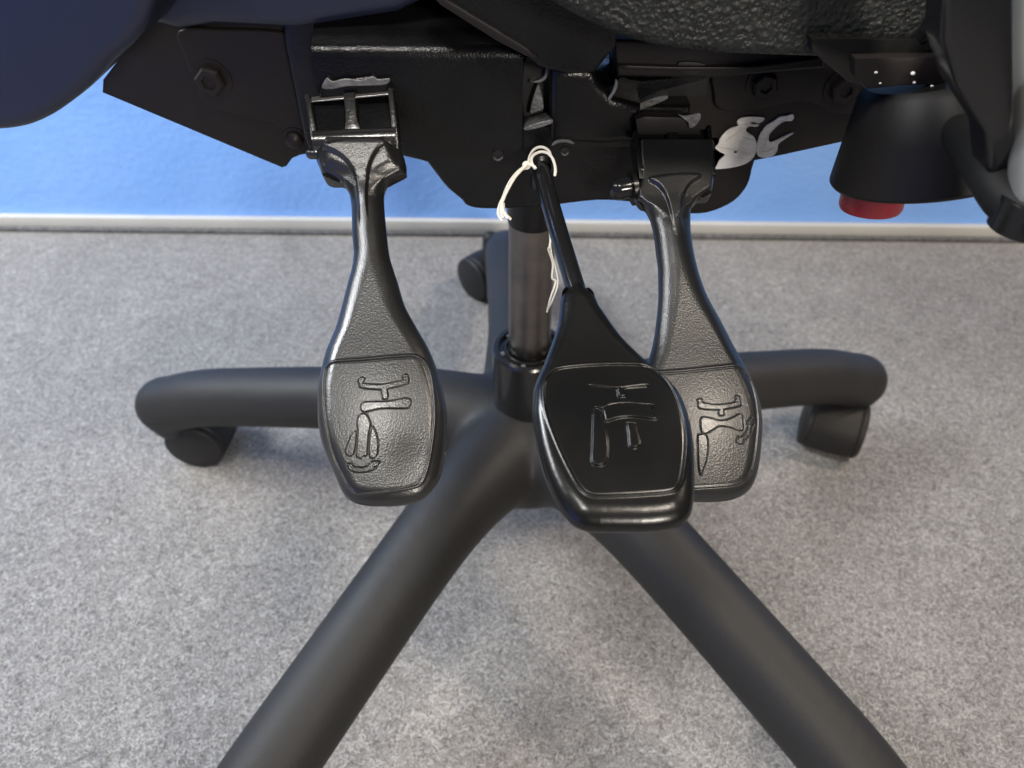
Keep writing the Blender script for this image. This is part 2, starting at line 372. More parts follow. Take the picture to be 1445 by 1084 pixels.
# ------------------------------------------------------------------ the chair
chair = bpy.data.objects.new('office_chair', None); sc.collection.objects.link(chair)
tag(chair, 'black office chair seen from the side, with star base, gas column and three adjustment levers', 'office chair')
LEGR = 0.362; DROP = 0.084
def legdir(a): a = math.radians(a)+DEL; return Vector((-math.sin(a), math.cos(a), 0))
bb = MB()
for a in (0, 72, 144, -144, -72):
    dv = legdir(a); pts = []; rad = []
    for k in range(25):
        t = k/24; r = t*(LEGR-0.026)
        z = HZ - (DROP-0.004)*t + 0.003*math.sin(math.pi*t) - 0.026*math.exp(-(r/0.065)**2) - 0.008*math.exp(-((1-t)/0.09)**2)
        pts.append(dv*r+Vector((0, 0, z))); rad.append(0.0262-0.0006*t+0.011*math.exp(-(r/0.075)**2))
    bb.tube(pts, rad, 28)
    tip = pts[-1]
    bb.tube([tip+Vector((0, 0, 0.0)), tip+dv*0.0+Vector((0, 0, -0.010)), tip-dv*0.001+Vector((0, 0, -0.022))], [0.0250, 0.0240, 0.0190], 24)
bb.lathe([(0, 0.0), (0.044, 0.0), (0.056, 0.008), (0.060, 0.024), (0.053, 0.035), (0.036, 0.044), (0, 0.044)], (0, 0, HZ-0.064), (0, 0, 1))
base = bb.build('star_base', m_base, chair)
rm = base.modifiers.new('remesh', 'REMESH'); rm.mode = 'VOXEL'; rm.voxel_size = 0.0028; rm.use_smooth_shade = True
sm = base.modifiers.new('smooth', 'SMOOTH'); sm.factor = 0.5; sm.iterations = 40
# hub bottom rim
hb = MB(); hb.lathe([(0, 0), (0.036, 0), (0.041, 0.003), (0.041, 0.014), (0, 0.014)], (0, 0, HZ-0.0685), (0, 0, 1)); hb.build('hub_plug', m_cyl, base)

# casters
KP = Pl((0, 0, 0.029), (0, 0, 1))
def caster(a, adir, off, first=[], face=None, mid=None):
    dv = legdir(a); tip = dv*(LEGR-0.026); c = Vector((tip.x+off[0], tip.y+off[1], 0.0268)); ax = Vector((adir[0], adir[1], 0)).normalized()
    if face: c = KP.p(*face)-ax*0.029; c.z = 0.0268
    if mid: c = KP.p(*mid); c.z = 0.0268
    rot = math.atan2(ax.y, ax.x)
    if not first:
        h = MB()
        h.lathe([(0, -0.0215), (0.0255, -0.0215), (0.0275, -0.0195), (0.0282, -0.010), (0.0284, 0.0), (0.0282, 0.010), (0.0275, 0.0195), (0.0255, 0.0215), (0, 0.0215)], (0, 0, 0), (1, 0, 0), 64)
        h.tube([(0, 0.006, 0.02), (0, 0.006, 0.05)], 0.009, 20)
        ho = h.build('caster', m_base, chair)
        for s in (1, -1):
            wbm = MB()
            wbm.lathe([(0, 0.0205), (0.0262, 0.0205), (0.0272, 0.0225), (0.0266, 0.0255), (0.0250, 0.0268), (0.0238, 0.0266), (0.0226, 0.0272), (0.012, 0.0290), (0.0022, 0.0293), (0.0018, 0.0298), (0, 0.0298)], (0, 0, 0), (s, 0, 0), 56)
            wbm.build('wheel', m_base, ho)
        first.append(ho)
    else:
        src = first[0]; ho = src.copy(); sc.collection.objects.link(ho); ho.parent = chair
        for ch in [x for x in src.children]:
            c2 = ch.copy(); sc.collection.objects.link(c2); c2.parent = ho
    ho.location = c; ho.rotation_euler = (0, 0, rot)
caster(72, (-0.06, -1.0), (0, 0), face=(270, 634))
caster(-72, (0.93, -0.38), (0, 0), mid=(1176, 596))
caster(0, (-0.75, -0.66), (0, 0), mid=(688, 382))
caster(144, (0.8, -0.6), (0.01, 0.012))
caster(-144, (0.9, 0.4), (-0.01, 0.012))

# gas column
g = MB(); z0 = HZ-0.045; ztop = HZ+0.055
g.lathe([(0, z0), (0.0255, z0), (0.0255, ztop-0.0015), (0.0245, ztop), (0.0215, ztop), (0.0205, ztop-0.003), (0.018, ztop-0.003), (0.0172, ztop-0.001), (0.0160, ztop-0.001), (0.0155, ztop-0.004), (0, ztop-0.004)], (0, 0, 0), (0, 0, 1), 96)
col = g.build('gas_column', m_cyl, chair, 30)
g = MB(); g.lathe([(0.0142, ztop-0.004), (0.0142, HZ+0.156), (0, HZ+0.156)], (0, 0, 0), (0, 0, 1), 96); g.build('piston_rod', m_rod, col)
g = MB(); g.lathe([(0.0148, HZ+0.153), (0.0152, HZ+0.155), (0.0154, 0.37), (0, 0.37)], (0, 0, 0), (0, 0, 1), 72); g.build('rod_sleeve', m_steelp, col)
g = MB()
for k in range(6):
    a = k*math.pi/3+0.3; g.box((0.0192*math.cos(a), 0.0192*math.sin(a), ztop-0.0022), (0.0028, 0.0028, 0.002), Matrix.Rotation(a, 3, 'Z'), 0.0004)
g.build('collar_lug', m_worn, col)

# ---------------------------------------------------------------- mechanism
mech = MB()
P1 = Pl.vert(-0.030)                             # rear cross plates
P2 = Pl.vert(-0.045)
P3 = Pl.vert(-0.060)                             # front of the housing
P4 = Pl.vert(-0.070)
# lower bowl around the column
bowl = [(560, 150), (566, 216), (600, 219), (612, 226), (622, 243), (636, 262), (655, 276), (660, 287), (690, 292), (742, 290), (800, 287), (842, 279), (880, 281), (905, 283), (960, 290), (975, 150)]
mech.prism([tuple(p) for p in catmull(bowl[1:-1], 4, closed=False)]+[bowl[-1], bowl[0]], P2, -0.085, 0, 0.004, 4)
housing = mech.build('mechanism_housing', m_steelp, chair)
b = MB(); b.prism(catmull([(930, 240), (932, 292), (985, 303), (1028, 290), (1052, 268), (1062, 240), (1062, 200), (960, 190)], 4), P1, -0.03, 0.0, 0.002); b.build('round_bracket', m_plate, housing)
# rear plates left and right
b = MB(); b.prism([(145, 113), (144, 131), (398, 237), (404, 235), (412, 224), (424, 219), (437, 217), (470, 217), (470, 60), (300, -60), (215, -60), (200, 40)], P1, -0.004, 0.0, 0.0007); lplate = b.build('side_plate', m_plate, chair)
b = MB(); b.prism(catmull([(255, 40), (264, 80), (276, 112), (284, 135), (304, 150), (330, 158), (370, 166), (400, 178), (425, 195), (450, 205), (470, 150), (470, 60), (400, 42), (320, 38)], 4), P1, 0.0005, 0.0035, 0.0014, 3); b.build('pressed_rib', m_plate, lplate)
b = MB(); b.prism([(880, 120), (900, 262), (1008, 238), (1100, 220), (1196, 199), (1235, 190), (1235, 60), (900, 60)], P1, -0.004, 0.0, 0.0007); rplate = b.build('side_plate', m_plate, chair)
b = MB(); b.prism(catmull([(1012, 95), (1006, 130), (1010, 148), (1030, 154), (1068, 151), (1105, 143), (1130, 140), (1150, 146), (1170, 156), (1195, 157), (1225, 148), (1235, 120), (1225, 84), (1120, 78)], 4), P1, 0.0005, 0.003, 0.0012, 3); b.build('pressed_rib', m_plate, rplate)
def bolt(px, py, plane, r, parent, h=0.003, m=m_plate, hexa=True):
    o = plane.p(px, py); b = MB(); n = plane.n
    b.lathe([(0, h), (r*1.35, h), (r*1.35, h+0.001), (0, h+0.001)], o, n, 32)
    if hexa: b.lathe([(0, h+0.001), (r, h+0.001), (r, h+0.0045), (r*0.85, h+0.0055), (r*0.5, h+0.0055), (r*0.45, h+0.004), (0, h+0.004)], o, n, 6)
    else: b.lathe([(0, h+0.001), (r, h+0.001), (r*0.9, h+0.003), (r*0.5, h+0.0045), (0, h+0.005)], o, n, 32)
    return b.build('bolt', m, parent, 30)
bolt(302, 108, P1, 0.0070, lplate); bolt(1075, 114, P1, 0.0062, rplate); bolt(1186, 120, P1, 0.0065, rplate); bolt(418, 192, P1, 0.0045, lplate, hexa=False)
# painted letters
S_ = zz([(1022, 235), (1040, 210), (1100, 194), (1170, 190), (1243, 200), (1225, 232), (1190, 245), (1160, 236), (1132, 238), (1150, 252), (1200, 254), (1178, 273), (1130, 270), (1102, 284), (1098, 308), (1125, 328), (1160, 355), (1180, 405), (1174, 480), (1138, 538), (1080, 575), (1000, 598), (930, 608), (852, 612), (862, 580), (882, 540), (924, 498), (890, 478), (852, 450), (850, 434), (872, 408), (885, 370), (920, 322), (970, 285), (1030, 264)], 860, 130, 5.70)
C_ = zz([(958, 482), (962, 497), (952, 511), (925, 512), (892, 530), (868, 553), (855, 582), (862, 600), (890, 590), (925, 573), (962, 562), (920, 590), (897, 610), (890, 640), (870, 660), (830, 666), (808, 655), (804, 630), (808, 600), (820, 565), (845, 530), (880, 508), (903, 492), (932, 488)], 800, 0, 3.01)
for pl in (S_, C_):
    b = MB(); b.prism([tuple(p) for p in catmull(pl, 4)], P1, 0.0003, 0.0011, 0.0003, 1); b.build('painted_letter', m_paint, rplate)
for st_ in ([(862, 430), (930, 445), (990, 455), (1010, 475)], [(1060, 300), (1010, 330), (960, 365), (930, 395)]):
    b = MB(); b.prism(stroke(zz(st_, 860, 130, 5.70), 1.3, 3), P1, 0.0010, 0.00125); b.build('paint_streak', m_streak, rplate)
for st_ in ([(935, 498), (890, 530), (850, 575), (838, 620)], [(880, 620), (850, 640), (825, 640)]):
    b = MB(); b.prism(stroke(zz(st_, 800, 0, 3.01), 1.2, 3), P1, 0.0010, 0.00125); b.build('paint_streak', m_streak, rplate)
b = MB(); b.prism([tuple(p) for p in catmull(zz([(708, 639), (715, 637), (721, 640), (715, 645), (708, 644)], 800, 0, 3.01), 3)], P1, 0.0011, 0.0014); b.build('paint_gap', m_plate, rplate)

# front housing: profile in the y/z plane swept along x
def sweep_x(mb, prof, x0, x1, bevel=0.0015):
    b = bmesh.new(); A = [b.verts.new((x0, y, z)) for y, z in prof]; B = [b.verts.new((x1, y, z)) for y, z in prof]; n = len(prof)
    b.faces.new(A[::-1]); b.faces.new(B)
    for i in range(n): b.faces.new((A[i], A[(i+1) % n], B[(i+1) % n], B[i]))
    bmesh.ops.recalc_face_normals(b, faces=b.faces)
    mb.merge(b)
xa, xb = P3.p(447, 120).x, P3.p(738, 120).x; zt = P3.p(560, 66).z; zb = P3.p(600, 212).z
prof = [(-0.060, zb), (-0.0602, zt-0.007)]
for k in range(9):
    t = k/8*math.radians(62); prof.append((-0.060+0.007*(1-math.cos(t)), zt-0.006+0.007*math.sin(t)))
prof += [(-0.030, zt+0.014), (0.02, zt+0.036), (0.05, zt+0.036), (0.05, zb), (-0.05, zb-0.004)]
b = MB(); sweep_x(b, prof, xa, xb); fh = b.build('front_housing', m_steelp, chair, 30)
# the housing's left wing, set back
b = MB(); b.prism([(395, -30), (400, 60), (428, 196), (437, 217), (462, 222), (462, -30)], P2, -0.06, 0.0, 0.003, 3); b.build('side_wing', m_steelp, fh)
# slanted top bracket and right bracket
b = MB(); b.prism([(560, -60), (622, 2), (742, 76), (760, 92), (800, 102), (838, 100), (868, 62), (880, -60)], P4, -0.006, 0.003, 0.002, 3); tb = b.build('top_bracket', m_steelp, chair)
b = MB(); b.prism([(596, -28), (640, 0), (742, 62), (760, 78), (742, 74), (700, 52), (622, 2)], P4, 0.003, 0.0045, 0.0006); b.build('bracket_flange', m_plate, tb)
b = MB(); b.prism([(776, 96), (775, 200), (850, 205), (905, 200), (905, 150), (868, 140), (845, 118), (838, 98)], P3, -0.05, 0.0, 0.004, 3)
b.prism([(736, 182), (736, 212), (905, 212), (905, 178)], P3, -0.05, -0.002, 0.002, 2); rb = b.build('valve_bracket', m_steelp, chair)
b = MB(); b.prism([(865, 52), (870, 104), (1000, 106), (1160, 92), (1160, 60), (1000, 56)], P2, -0.02, 0.004, 0.0015, 3); pb = b.build('seat_rail', m_plate, chair)
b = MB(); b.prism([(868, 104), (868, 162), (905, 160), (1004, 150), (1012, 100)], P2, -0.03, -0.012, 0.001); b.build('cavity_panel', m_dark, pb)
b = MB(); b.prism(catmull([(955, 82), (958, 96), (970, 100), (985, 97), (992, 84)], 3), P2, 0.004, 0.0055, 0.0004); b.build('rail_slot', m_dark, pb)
b = MB(); b.prism([(870, 84), (885, 90), (950, 92), (1050, 92), (1160, 76), (1160, 72), (1050, 86), (950, 86), (885, 84)], P2, 0.004, 0.0075, 0.0008); b.build('rail_lip', m_plate, pb)
# scratched edges by the bracket
def edge(poly, plane, h0, h1, m, parent, nm='worn_edge'):
    b = MB(); b.prism([tuple(p) for p in catmull(poly, 3)], plane, h0, h1, 0.0003, 1); return b.build(nm, m, parent)
edge(zz([(172, 480), (215, 455), (300, 420), (360, 395), (412, 385), (420, 398), (370, 422), (300, 448), (220, 475), (175, 492)], 800, 0, 3.01), P2, -0.002, 0.006, m_worn, pb)
edge(zz([(205, 335), (216, 345), (212, 372), (200, 395), (178, 425), (172, 415), (188, 390), (200, 360)], 800, 0, 3.01), P3, 0.0, 0.0012, m_worn, rb)
edge([(872, 108), (905, 112), (1000, 102), (1000, 108), (925, 128), (880, 152), (868, 160)], P2, -0.004, 0.002, m_steelp, pb, 'cover_strip')
# slot with a small pointed pawl
b = MB(); b.prism(catmull([(740, 104), (740, 182), (776, 176), (776, 104), (768, 96), (750, 96)], 2), P3, -0.03, -0.012, 0.0); so = b.build('slot', m_dark, rb)
edge([(748, 166), (757, 132), (762, 130), (768, 160), (760, 165)], P3, -0.012, -0.006, m_worn, rb, 'pawl')
edge([(742, 178), (776, 168), (777, 174), (744, 183)], P3, -0.008, 0.0012, m_worn, rb)
edge([(772, 100), (776, 110), (772, 120), (760, 126), (748, 124), (760, 122), (769, 115)], P3, -0.012, -0.007, m_worn, rb, 'spring')
# front lower face of the housing with two holes and an arc
FP = Pl.vert(-0.0595)
b = MB(); b.prism([(566, 160), (566, 204), (596, 211)]+[tuple(p) for p in catmull([(606, 214), (618, 230), (634, 250), (652, 265), (662, 275), (690, 279), (760, 276), (840, 267), (893, 270)], 4, closed=False)]+[(905, 160)], P2, 0, 0.0125, 0.003, 3); lf = b.build('lower_face', m_steelp, chair)
LP = Pl.vert(-0.045-0.0125)
for x, y, r in ((703, 219, 7), (797, 213, 5.5)):
    c = LP.p(x, y); rr = (LP.p(x+r, y)-c).length
    b = MB(); b.lathe([(0, 0.0002), (rr, 0.0002), (rr, 0.0006), (rr*1.15, 0.0006), (rr*1.15, 0.0001)], c, LP.n, 28); b.build('hole', m_dark, lf)
    edge([(x-r*0.9, y+1.5), (x, y+r*0.72), (x+r*0.9, y+0.5), (x+r*0.8, y+r*0.6), (x, y+r*1.05), (x-r*0.8, y+r*0.7)], LP, 0.0002, 0.0012, m_worn, lf, 'hole_rim')
edge(zz([(1140, 608), (1160, 590), (1200, 585), (1230, 597), (1232, 608), (1200, 600), (1165, 603), (1142, 615)], 400, 0, 3.01), LP, 0.0, 0.0016, m_worn, lf)
edge(zz([(1205, 575), (1240, 568), (1300, 555), (1290, 572), (1240, 586), (1210, 583)], 400, 0, 3.01), LP, 0.0, 0.0016, m_worn, lf)
# grommet the lever rod comes out of
# ---------------------------------------------------------------- left lever
A_ = at(505, 200, 0.325); B_ = at(541, 610, 0.292)
LPn = Pl.two(A_, B_)
rowsL = [(209, 446, 564), (225, 447, 571), (240, 452, 574), (248, 455, 574), (255, 459, 558), (259, 466, 550), (264, 487, 546), (272, 492, 543), (282, 495, 542), (300, 496.5, 543), (330, 497, 546), (360, 499.5, 549.5), (380, 496.5, 555), (400, 491, 561.6), (431, 483, 571), (463, 474, 588), (494, 461, 605.5), (525.5, 453, 618), (557, 448.5, 626.5), (588, 448.6, 630.6), (620, 453, 630), (651, 464, 626.5), (675, 474.5, 621), (690, 481, 612), (700, 487, 603), (707, 495, 593), (711.5, 505, 580), (714, 518, 565), (715, 530, 552)]
panL = [(462.7, 531.8), (467, 523), (476, 518.5), (500, 517), (525.5, 515.5), (560, 512), (585, 510.8), (596, 514), (603, 522), (607.7, 535), (611, 557), (613.4, 588), (611, 620), (606, 651), (600, 673), (594, 683), (583, 688), (557, 693), (520, 697.5), (507, 697), (498, 690), (489.4, 676), (475, 645), (466, 604), (461.5, 563)]
Z5 = lambda p: zz(p, 460, 500, 4.93)
gl = [Z5([(258, 238), (252, 232), (250, 205), (262, 193), (284, 193), (292, 208), (286, 222), (278, 232), (330, 240), (420, 240), (500, 222), (556, 202), (552, 185), (560, 170), (580, 170), (588, 190), (592, 215), (582, 228), (520, 250), (450, 268), (446, 292), (450, 328), (438, 338), (418, 334), (410, 300), (402, 275), (330, 270), (262, 258)]),
      Z5([(268, 400), (275, 376), (300, 362), (380, 360), (460, 356), (530, 340), (575, 333), (602, 345), (606, 372), (590, 395), (550, 400), (460, 400), (390, 404), (330, 418), (290, 426), (272, 415)]),
      Z5([(247, 480), (260, 450), (284, 442), (308, 454), (324, 490), (330, 520), (320, 560), (312, 640), (308, 700), (304, 722), (284, 724), (265, 742), (248, 732), (234, 722), (242, 640), (248, 560), (242, 520)]),
      Z5([(231, 562), (236, 576), (230, 640), (218, 700), (204, 722), (182, 724), (162, 710), (162, 690), (182, 640), (207, 585)]),
      Z5([(344, 528), (358, 550), (374, 600), (382, 660), (376, 712), (358, 738), (336, 738), (324, 722), (325, 640), (334, 575)]),
      Z5([(170, 782), (200, 780), (215, 798), (270, 806), (320, 792), (332, 768), (388, 764), (378, 790), (350, 800), (372, 806), (330, 826), (270, 836), (210, 830), (185, 812)])]
glc = [[tuple(p) for p in catmull(g_, 3)] for g_ in gl]
def ss1(x): x = min(1.0, max(0.0, x)); return x*x*(3-2*x)
def thL(y): return 0.0048+0.0012*ss1((500-y)/190)-0.0014*ss1((300-y)/50)
def rdL(y): return 0.0055 if y > 560 else (0.0055+0.0035*ss1((560-y)/180) if y > 285 else max(0.0022, 0.009-0.0075*min(1, (285-y)/25)))
flL = [(460, 223), (478, 217), (505, 213), (530, 211), (556, 217), (540, 226), (528, 243), (523, 262), (521, 290), (523, 330), (512, 330), (509, 290), (506, 262), (498, 245), (482, 232)]
def bumpL(x, y, d):                               # gentle hollow on the panel so that the sheen breaks up
    return 0.0026*np.exp(-((x-533)**2+((y-580)*0.8)**2)/9500)-0.0005*np.exp(-(((x-585)/30)**2+((y-655)/35)**2)) + 6.0e-5*np.where(y < 290, (290-y)*sstep((290-y)/50)*np.clip((y-150)/70, 0.8, 1), 0)
lev, hatL = moulded('adjustment_lever', rowsL, LPn, thL, rdL, 0.0035, m_lever, chair, panL, glc, flL, lipf=bumpL)
lev['label'] = 'left grained lever with pointed rocker symbol'
def clip(parent, plane, dx, dy, sc_, rot, m, tilt=0.0):
    def T(p):
        x, y = (p[0]-505)*sc_, (p[1]-190)*sc_; return (505+dx+x*math.cos(rot)-y*math.sin(rot), 190+dy+x*math.sin(rot)+y*math.cos(rot))
    q = lambda l: [T(p) for p in l]
    yb = T((505, 290))[1]; up = lambda h: (lambda x, y: h+tilt*(yb-y))
    b = MB()
    b.prism(q([(440, 138), (560, 131), (565, 215), (446, 215)]), plane, -0.006, 0, 0.0004, 1, h1f=lambda x, y: 0.0008+tilt*70*(0.9-0.4*(yb-y)/150))
    b.build('clip_recess', m_steelp if tilt else m, parent, 35)  # darker material on the tilted clip puts the recess shade into its colour
    b = MB()
    b.prism(q([(437, 143), (439, 140), (443, 141), (451, 188), (452, 215), (446, 215), (443, 190)]), plane, -0.006, 0, 0.0005, 2, h1f=up(0.0008 if tilt else 0.0044))
    b.prism(q([(551, 134), (554, 132), (558, 134), (563, 182), (565, 210), (558, 210), (556, 182)]), plane, -0.006, 0, 0.0005, 2, h1f=up(0.0008 if tilt else 0.0044))
    b.prism(q([(489, 139), (506, 137), (507, 165), (509, 176), (515, 188), (489, 190), (492, 176), (492, 160)]), plane, -0.006, 0, 0.0005, 2, h1f=up(0.0004 if tilt else 0.0040))
    a, e = T((447, 199)), T((562, 194)); hb_ = tilt*72
    pa, pe = plane.p(*a, hb_), plane.p(*e, hb_); r = (plane.p(a[0], a[1]-14*sc_)-plane.p(*a)).length
    b.tube([pa, pa*0.5+pe*0.5, pe], [r]*3, 36, cap='flat')
    o = b.build('clip', m, parent, 35)
    b = MB(); t = T((441, 212)); t2 = T((460, 212)); b.tube([plane.p(*t, hb_-0.0015), plane.p(*t2, hb_-0.0015)], 0.0024, 24); b.build('hinge_pin', m, parent)
    return T
clip(lev, LPn, 0, 9, 1.0, 0, m_clip, 5.2e-5)
HP = Pl.vert(-0.0612)
edge([(450, 137), (544, 128), (544, 129.6), (450, 138.8)], HP, -0.001, 0.004, m_bright, fh, 'slot_edge')
b = MB(); b.prism([(452, 118), (462, 108), (470, 113), (500, 110), (525, 106), (532, 111), (550, 110), (548, 122), (545, 127), (452, 136)], HP, -0.001, 0.0016, 0.0005, 1); b.build('punched_tab', m_steelp, fh)
edge([(455, 122), (462, 108), (470, 113), (488, 109), (510, 111), (526, 106), (534, 110), (550, 109), (546, 117), (520, 119), (490, 120), (470, 124)], HP, 0.0012, 0.0019, m_worn, fh)

# ---------------------------------------------------------------- right lever
A_ = at(950, 220, 0.333); B_ = at(985, 620, 0.300); RPn = Pl.two(A_, B_)
rowsR = [(205, 899, 1006.5), (235, 900, 1006.5), (255, 902, 1006), (270, 898, 1004), (280, 896, 1000), (286, 897, 983), (290, 900, 978), (294, 904, 975.5), (300, 912, 974), (320, 919.6, 974), (340, 923.5, 976), (360, 925.6, 979.4), (380, 928.5, 984), (417, 929, 997), (454, 926, 1017), (491, 920, 1036), (517, 911, 1050.5), (546, 900, 1064), (575.6, 895, 1073), (601, 894, 1075.5), (638, 898, 1073), (660, 904, 1070), (675, 909, 1066), (688, 915, 1060), (698, 922, 1050), (703, 930, 1040), (706.5, 941, 1028), (708.4, 955, 1012), (709, 970, 1000)]
Z6 = lambda p: zz(p, 960, 500, 4.93)
panR = [(910, 545), (915, 536), (926, 533), (960, 531), (1000, 527), (1029, 524), (1041, 526), (1051, 534.5), (1057, 548.7), (1061.5, 573), (1063.4, 597), (1061.5, 622), (1057.5, 652), (1051, 671), (1042, 681), (1027, 687), (980, 690.7), (945, 691.5), (932, 684), (921, 668), (911, 640), (906, 600), (906, 565)]
gr = [Z6([(98, 362), (92, 345), (108, 336), (122, 345), (126, 362), (160, 372), (230, 378), (300, 372), (352, 358), (356, 338), (352, 322), (370, 316), (384, 325), (380, 345), (390, 362), (384, 382), (340, 394), (275, 408), (268, 425), (272, 445), (252, 450), (238, 445), (242, 420), (236, 410), (170, 408), (110, 402), (98, 385)]),
      Z6([(112, 490), (120, 468), (140, 462), (190, 474), (240, 486), (290, 482), (340, 462), (372, 442), (396, 448), (402, 475), (404, 535), (392, 550), (360, 548), (300, 526), (240, 522), (195, 546), (150, 572), (124, 568), (116, 540)]),
      Z6([(462, 464), (484, 510), (470, 512), (462, 550), (444, 582), (424, 606), (406, 620), (408, 640), (360, 636), (374, 592), (384, 602), (410, 582), (432, 550), (444, 515), (432, 506)]),
      Z6([(96, 590), (112, 580), (135, 582), (152, 596), (162, 640), (160, 700), (148, 770), (130, 820), (116, 860), (104, 800), (98, 700)])]
hgl = [Z6([(300, 490), (355, 462), (385, 452), (394, 470), (390, 488), (340, 492)]), Z6([(128, 530), (190, 524), (228, 528), (180, 548), (145, 562), (128, 556)])]
grc = [[tuple(p) for p in catmull(g_, 3)] for g_ in gr]
flR = [(913, 261), (935, 256), (960, 254), (985, 256), (970, 268), (960, 285), (957, 310), (962, 340), (950, 340), (944, 315), (938, 290), (928, 272)]
flare_end = 345
def thR(y): return 0.0048+0.0012*ss1((500-y)/170)-0.0014*ss1((330-y)/50)
def rdR(y): return 0.0055 if y > 560 else (0.0055+0.0035*ss1((560-y)/180) if y > 315 else max(0.0022, 0.009-0.0075*min(1, (315-y)/25)))
def bumpR(x, y, d): return 0.0026*np.exp(-((x-998)**2+((y-600)*0.8)**2)/9500)
levR, hatR = moulded('adjustment_lever', rowsR, RPn, thR, rdR, 0.0035, m_lever, chair, panR, grc, flR, lipf=bumpR)
levR['label'] = 'right grained lever with hourglass and double arrow symbol'
clip(levR, RPn, 448, 46, 0.90, -0.01, m_smooth)
b = MB()
p0, p1 = RPn.p(876, 262, -0.003), RPn.p(900, 258, -0.003)
b.tube([p0, p1], 0.0048, 28); b.build('hinge_bolt', m_gloss, levR)
b = MB(); ax = (p1-p0).normalized(); b.lathe([(0, 0), (0.0075, 0), (0.0075, 0.002), (0, 0.002)], RPn.p(892, 262, -0.003), ax, 36); b.build('washer', m_smooth, levR)
b = MB(); b.prism([(895, 162), (908, 158), (985, 160), (986, 184), (898, 184)], Pl.vert(-0.062), 0, 0.005, 0.0008, 2); b.build('hinge_tab', m_plate, levR)
edge(zz([(470, 482), (500, 490), (560, 478), (565, 500), (545, 530), (520, 540), (515, 520), (500, 505)], 800, 0, 3.01), Pl.vert(-0.0682), 0, 0.001, m_worn, levR)

# ---------------------------------------------------------------- middle lever
A_ = at(765, 235, 0.330); B_ = at(868, 620, 0.262); MP = Pl.two(A_, B_)
rowsM = [(408, 803, 825), (410.5, 798, 830), (417, 793, 837), (435, 789.5, 846), (454, 788, 859), (472, 783.5, 871.6), (491, 777, 888), (509, 770, 907), (520, 766, 918), (538.7, 757.5, 941), (557, 752, 957), (583, 750.6, 968.6), (609, 753.5, 975), (638, 758.5, 978.6), (668, 766, 979.5), (694, 776, 979.5), (712, 785, 978), (724, 793, 975.5), (734, 801, 970), (741.6, 809, 961), (746, 817, 950), (749.5, 828, 932), (751.5, 845, 905)]
Z7 = lambda p: zz(p, 700, 380, 2.71)
panM = Z7([(185, 485), (193, 450), (215, 424), (250, 411), (330, 402), (450, 397), (560, 400), (605, 415), (640, 450), (670, 505), (695, 575), (706, 640), (706, 720), (697, 800), (684, 845), (655, 868), (560, 878), (400, 885), (355, 880), (325, 860), (295, 815), (250, 725), (215, 640), (190, 560)])
Z8 = lambda p: zz(p, 800, 520, 6.02)
gm = [Z8([(188, 212), (300, 222), (405, 226), (405, 240), (412, 285), (420, 306), (485, 304), (480, 275), (466, 238), (560, 226), (660, 218), (664, 202), (560, 212), (440, 226), (300, 216), (200, 205)]),
      Z8([(232, 392), (290, 398), (340, 376), (420, 360), (520, 357), (620, 366), (712, 372), (705, 400), (700, 415), (735, 465), (752, 490), (700, 497), (600, 484), (500, 478), (400, 492), (318, 516), (300, 470), (288, 425)]),
      Z8([(210, 420), (280, 425), (300, 520), (330, 620), (338, 740), (330, 840), (290, 882), (220, 880), (190, 830), (196, 700), (200, 560)]),
      Z8([(490, 530), (560, 532), (585, 600), (604, 690), (590, 725), (550, 738), (508, 715), (500, 620)])]
gm.insert(2, Z8([(325, 440), (420, 436), (560, 430), (690, 412), (722, 462), (700, 474), (600, 466), (480, 462), (400, 474), (332, 492)]))
gmc = [[tuple(p) for p in catmull(g_, 3)] for g_ in gm]
def thM(y): return 0.0058
def rdM(y): return 0.0050+0.0030*np.clip((y-640)/80, 0, 1)+0.002*np.clip((520-y)/80, 0, 1)
levM, hatM = moulded('adjustment_lever', rowsM, MP, thM, rdM, 0.0045, m_smooth, chair, panM, gmc, None, msym=m_smooth, gdepth=0.00012, gup=0.0008, gw=0.0005)
levM['label'] = 'middle smooth black lever on a straight rod'
p0 = MP.p(762, 232, -0.002); p1 = MP.p(779, 296, 0.0); p2 = MP.p(798, 360, 0); p3 = MP.p(820, 432, 0)
p00 = p0+FW*0.016+EV*0.002
b = MB(); pts = [Vector(p) for p in catmull([p00, p0, p1, p2, p3], 6, closed=False)]; b.tube(pts, 0.0040, 28); rodo = b.build('lever_rod', m_gloss, levM)
b = MB(); c = p0+Vector((0, 0.004, 0.001)); b.lathe([(0.0044, 0), (0.0062, 0), (0.0066, 0.002), (0.0060, 0.004), (0.0044, 0.005)], c, (p1-p0).normalized(), 36); b.build('rod_grommet', m_smooth, levM)

# ---------------------------------------------------------------- seat and armrest
b = MB(); b.prism([(690, -260), (735, -30), (800, 12), (868, 44), (930, 62), (1010, 70), (1120, 74), (1240, 78), (1326, 80), (1338, 60), (1345, -260)], Pl.vert(-0.105), -0.10, 0.006, 0.006, 5)
b.build('seat_front_pad', m_foam, chair)
b = MB(); b.box((0.03, 0.145, 0.585), (0.52, 0.50, 0.075), None, 0.03, 5); b.build('seat_cushion', m_foam, chair)
b = MB(); b.prism(catmull([(-260, 120), (-120, 170), (-60, 176), (0, 178.5), (40, 174), (75, 160), (108, 138), (138, 113), (165, 82), (200, 50), (222, 10), (235, -60), (200, -200), (-260, -200)], 5), Pl.vert(-0.085), -0.03, 0.006, 0.006, 5)
b.build('seat_shell', m_shell, chair)
b = MB(); b.prism([(195, 30), (250, -40), (640, -60), (745, -20), (745, 60), (620, -10), (560, 20), (420, 42), (300, 36), (250, 44)], Pl.vert(-0.052), -0.08, 0.0, 0.006, 4); b.build('seat_pan', m_shell, chair)
